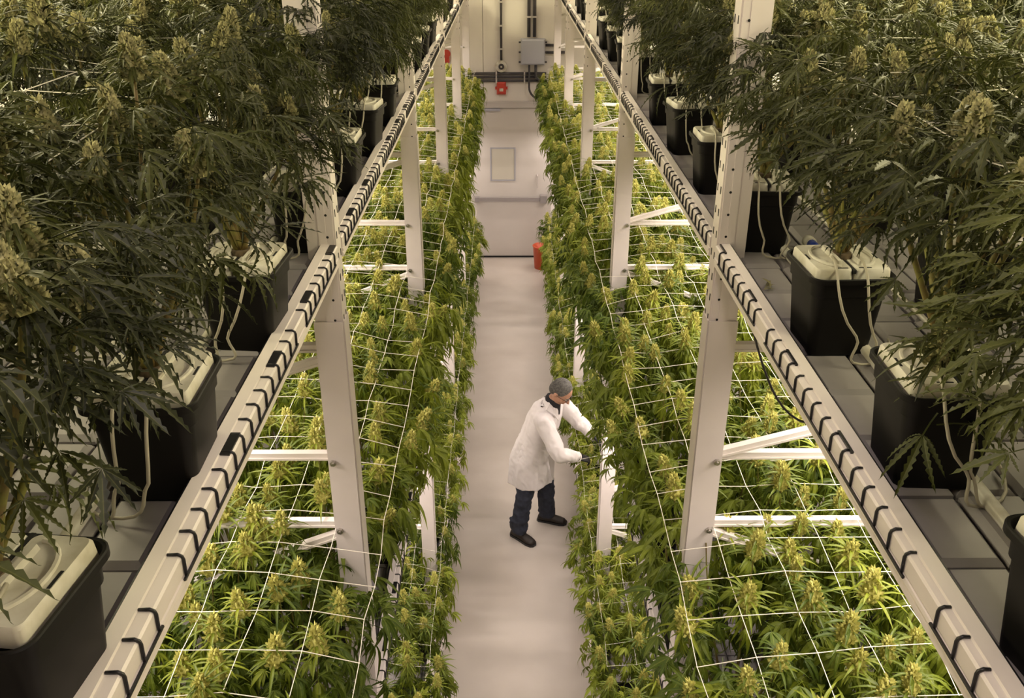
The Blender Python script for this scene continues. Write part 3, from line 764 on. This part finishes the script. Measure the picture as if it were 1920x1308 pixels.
# boots
for (an, deg) in ((anR, -42), (anL, -15)):
    b = MB(); f = Vector((math.cos(math.radians(deg)), math.sin(math.radians(deg)), 0)); o = L_(Vector((an.x, an.y, 0)))
    def q(x, z): return o + f * x + Vector((0, 0, z))
    b.loft([ering(q(-.005, .03), .070, .045, math.radians(deg)), ering(q(0, .10), .058, .046, math.radians(deg)), ering(q(0, .19), .058, .055, math.radians(deg))])
    rg = []
    for (x, w, h) in ((-.085, .030, .05), (-.07, .040, .085), (0, .042, .11), (.07, .046, .085), (.13, .052, .068), (.18, .046, .055), (.205, .025, .035)):
        l = Vector((-f.y, f.x, 0)); rg.append([q(x, 0) + l * w * math.cos(t) + Vector((0, 0, max(.004, h * .5 + h * .5 * math.sin(t)))) for t in [2*PI*i/14 for i in range(14)]])
    b.loft(rg); bo = organic('boot', b, M['boot'], .008, B, 3)
    so = MB(); l = Vector((-f.y, f.x, 0)); out = []
    for (x, w) in ((-.09, .024), (-.07, .042), (0, .042), (.07, .048), (.14, .055), (.19, .045), (.212, .02)): out.append((x, w))
    pp = [q(x, 0) + l * w for x, w in out] + [q(x, 0) - l * w for x, w in reversed(out)]
    so.loft([pp, [p + Vector((0, 0, .022)) for p in pp]]); obj('sole', so, M['blackgloss'], bo)
# lab coat: trunk and skirt
ct = MB(); up = (neck - hip).normalized()
hemC = Vector((.205, 7.27, .60))
def skirt(shrink):
    rs = []
    rs.append(ering(L_(hemC), .205 - shrink, .235 - shrink, FR, (.05, 0, 1), 40, .045, 1))
    rs.append(ering(L_(Vector((.205, 7.265, .72))), .192 - shrink, .232 - shrink, FR, (.07, 0, 1), 40, .035, 1.2))
    rs.append(ering(L_(Vector((.205, 7.262, .86))), .178 - shrink, .222 - shrink, FR, (.15, 0, 1), 40, .025, 1.5))
    rs.append(ering(tp(.10, .005), .165 - shrink, .212 - shrink, FR, up, 40, .02, 2))
    rs.append(ering(tp(.35, .005), .150 - shrink, .205 - shrink, FR, up, 40, .02, 3))
    rs.append(ering(tp(.62, .0), .150 - shrink, .212 - shrink, FR, up, 40, .015, 4))
    rs.append(ering(tp(.83, -.005), .135 - shrink, .205 - shrink, FR, up, 40, .01, 5))
    rs.append(ering(tp(.95, -.005), .100 - shrink, .160 - shrink, FR, up, 40))
    rs.append(ering(tp(1.03, .0), .078 - shrink * .5, .090 - shrink * .5, FR, up, 40))
    return rs
def cuffed(a, b, c, r):
    P = [L_(a), L_(a.lerp(b, .5) + Vector((0, 0, -.004))), L_(b), L_(b.lerp(c, .5)), L_(c)]
    limb(ct, P, r)
outer = skirt(0); inner = skirt(.014)
n = 40; rings = inner[::-1][:-1] + [[v + Vector((0, 0, 0)) for v in inner[0]]] + outer      # closed shell, open at hem and neck
vs = [p for r_ in rings for p in r_]; fs = []
nr = len(rings)
for i in range(nr):
    i2 = (i + 1) % nr
    for j in range(n):
        j2 = (j + 1) % n; fs.append((i*n + j, i*n + j2, i2*n + j2, i2*n + j))
ct.add(vs, fs)
cuffed(shR - Vector((0, 0, .005)), elR, wrR, [.082, .076, .068, .058, .047])
cuffed(shL - Vector((0, 0, .005)), elL, wrL, [.082, .076, .068, .058, .047])
for sh_ in (shR, shL): ct.ell(L_(sh_ - Vector((0, 0, .004))), (.088, .088, .080), 14, 10)
for k in range(9):                              # sleeve creases
    for (a, b, c) in ((shR, elR, wrR), (shL, elL, wrL)):
        t = .15 + .09 * k; p = a.lerp(b, t / .5) if t < .5 else b.lerp(c, (t - .5) / .5); d = (b - a if t < .5 else c - b).normalized()
        r0 = .066 - .022 * t; x_ = d.orthogonal().normalized(); y_ = d.cross(x_)
        ct.tube([L_(p + (x_ * math.cos(u + k) + y_ * math.sin(u + k)) * r0 + d * .02 * math.sin(u * 1.5 + k)) for u in [i * .42 for i in range(8)]], .012, 6)
cf = fwd * .165
coat = organic('lab_coat', ct, M['coat'], .0105, B, 2, .0065, (11, 11, 2.5))
# collar, lapels, placket, back flap, pocket
col = MB()
nk0 = L_(neck + up * .03)
for sg in (-1, 1):
    base = [nk0 - fwd * .075 + lft * sg * .02 + up * .03, nk0 + lft * sg * .088 + up * .012, nk0 + fwd * .062 + lft * sg * .066 - up * .05, nk0 + fwd * .120 + lft * sg * .03 - up * .17]
    outp = [nk0 - fwd * .115 + lft * sg * .02 - up * .02, nk0 + lft * sg * .135 - up * .035, nk0 + fwd * .098 + lft * sg * .115 - up * .095, nk0 + fwd * .135 + lft * sg * .035 - up * .19]
    v2 = []
    for a, b in zip(base, outp): v2 += [a, b, a + up * .010 + fwd * .006, b + up * .010 + fwd * .008]
    f2 = []
    for i in range(3):
        a = i * 4; b = a + 4; f2 += [(a, a+1, b+1, b), (a+2, b+2, b+3, a+3), (a, b, b+2, a+2), (a+1, a+3, b+3, b+1)]
    f2 += [(0, 2, 3, 1), (12, 13, 15, 14)]; col.add(v2, f2)
obj('collar', col, M['coat'], coat)
obj('shirt', MB().loft([ering(nk0 - up * .10 + fwd * .035, .085, .060, FR, up, 16), ering(nk0 + up * .02 + fwd * .008, .075, .080, FR, up, 16), ering(nk0 + up * .045, .062, .066, FR, up, 16)]), M['shirt'], B, True)
fl = MB()                                        # hanging open front flap of the coat
a0 = tp(.15, .16, .05); pts_ = []
for i in range(6):
    t = i / 5; c = L_(Vector((.40 + .02 * t, 7.15, .93 - .28 * t))); w = .035 * (1 - t * .8)
    pts_.append([c + Vector((-w, .006, 0)), c + Vector((w, .010, 0)), c + Vector((w, .018, 0)), c + Vector((-w, .014, 0))])
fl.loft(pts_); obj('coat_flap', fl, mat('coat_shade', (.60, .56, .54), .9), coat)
bt = MB()
for t in (.15, .35, .55):
    c = tp(t, .158, -.02); bt.tube([c, c + fwd * .006], .008, 8)
obj('buttons', bt, M['whiteplastic'], coat)
# gloves with separate fingers
def glove(wr, direction, palmn, curl, parent):
    d = Vector(direction).normalized(); nrm = Vector(palmn).normalized(); nrm = (nrm - d * nrm.dot(d)).normalized(); sd = d.cross(nrm)
    b = MB(); w = L_(wr)
    b.loft([[w + d * t + sd * ww * math.cos(u) + nrm * h * math.sin(u) for u in [2*PI*i/14 for i in range(14)]] for (t, ww, h) in ((-.05, .034, .032), (0, .030, .024), (.035, .040, .020), (.075, .044, .018), (.10, .040, .014))])
    for k, (off, ln) in enumerate(((-.031, .068), (-.010, .078), (.011, .073), (.031, .056))):
        p = w + d * .082 + sd * off; pts = [p]; dd = d.copy(); cc = curl * (1 + .15 * k)
        for sgm, fr_ in enumerate((.42, .32, .26)):
            dd = (Matrix.Rotation(cc * (.5 if sgm == 0 else 1), 3, sd) @ dd) if True else dd
            p = p + dd * ln * fr_ * 1.25 + sd * off * .04; pts.append(p)
        b.tube(pts, [.0100, .0095, .0088, .0070], 8); b.ell(pts[-1], (.0072,) * 3, 8, 6)
    p = w + d * .02 - sd * .034; q1 = p + d * .030 - sd * .022 - nrm * .010; q2 = q1 + d * .030 - nrm * .016 + sd * .004
    q3 = q2 + d * .020 - nrm * .012 + sd * .010
    b.tube([p + sd * .012, q1, q2, q3], [.014, .0115, .0098, .0075], 8)
    return organic('glove', b, M['glove'], .0042, parent, 2)
glove(wrR, (.85, .18, -.28), (.1, -.25, .95), -.55, B)
glove(wrL, (.62, -.30, -.62), (.6, .1, .75), -.45, B)
for (wr, d) in ((wrR, (wrR - elR)), (wrL, (wrL - elL))):
    d = d.normalized(); x_ = d.orthogonal().normalized(); y_ = d.cross(x_); b = MB()
    b.tube([L_(wr + d * .004 + (x_ * math.cos(u) + y_ * math.sin(u)) * .043) for u in [2*PI*i/14 for i in range(15)]], .006, 6)
    obj('cuff', b, M['coat'], coat)
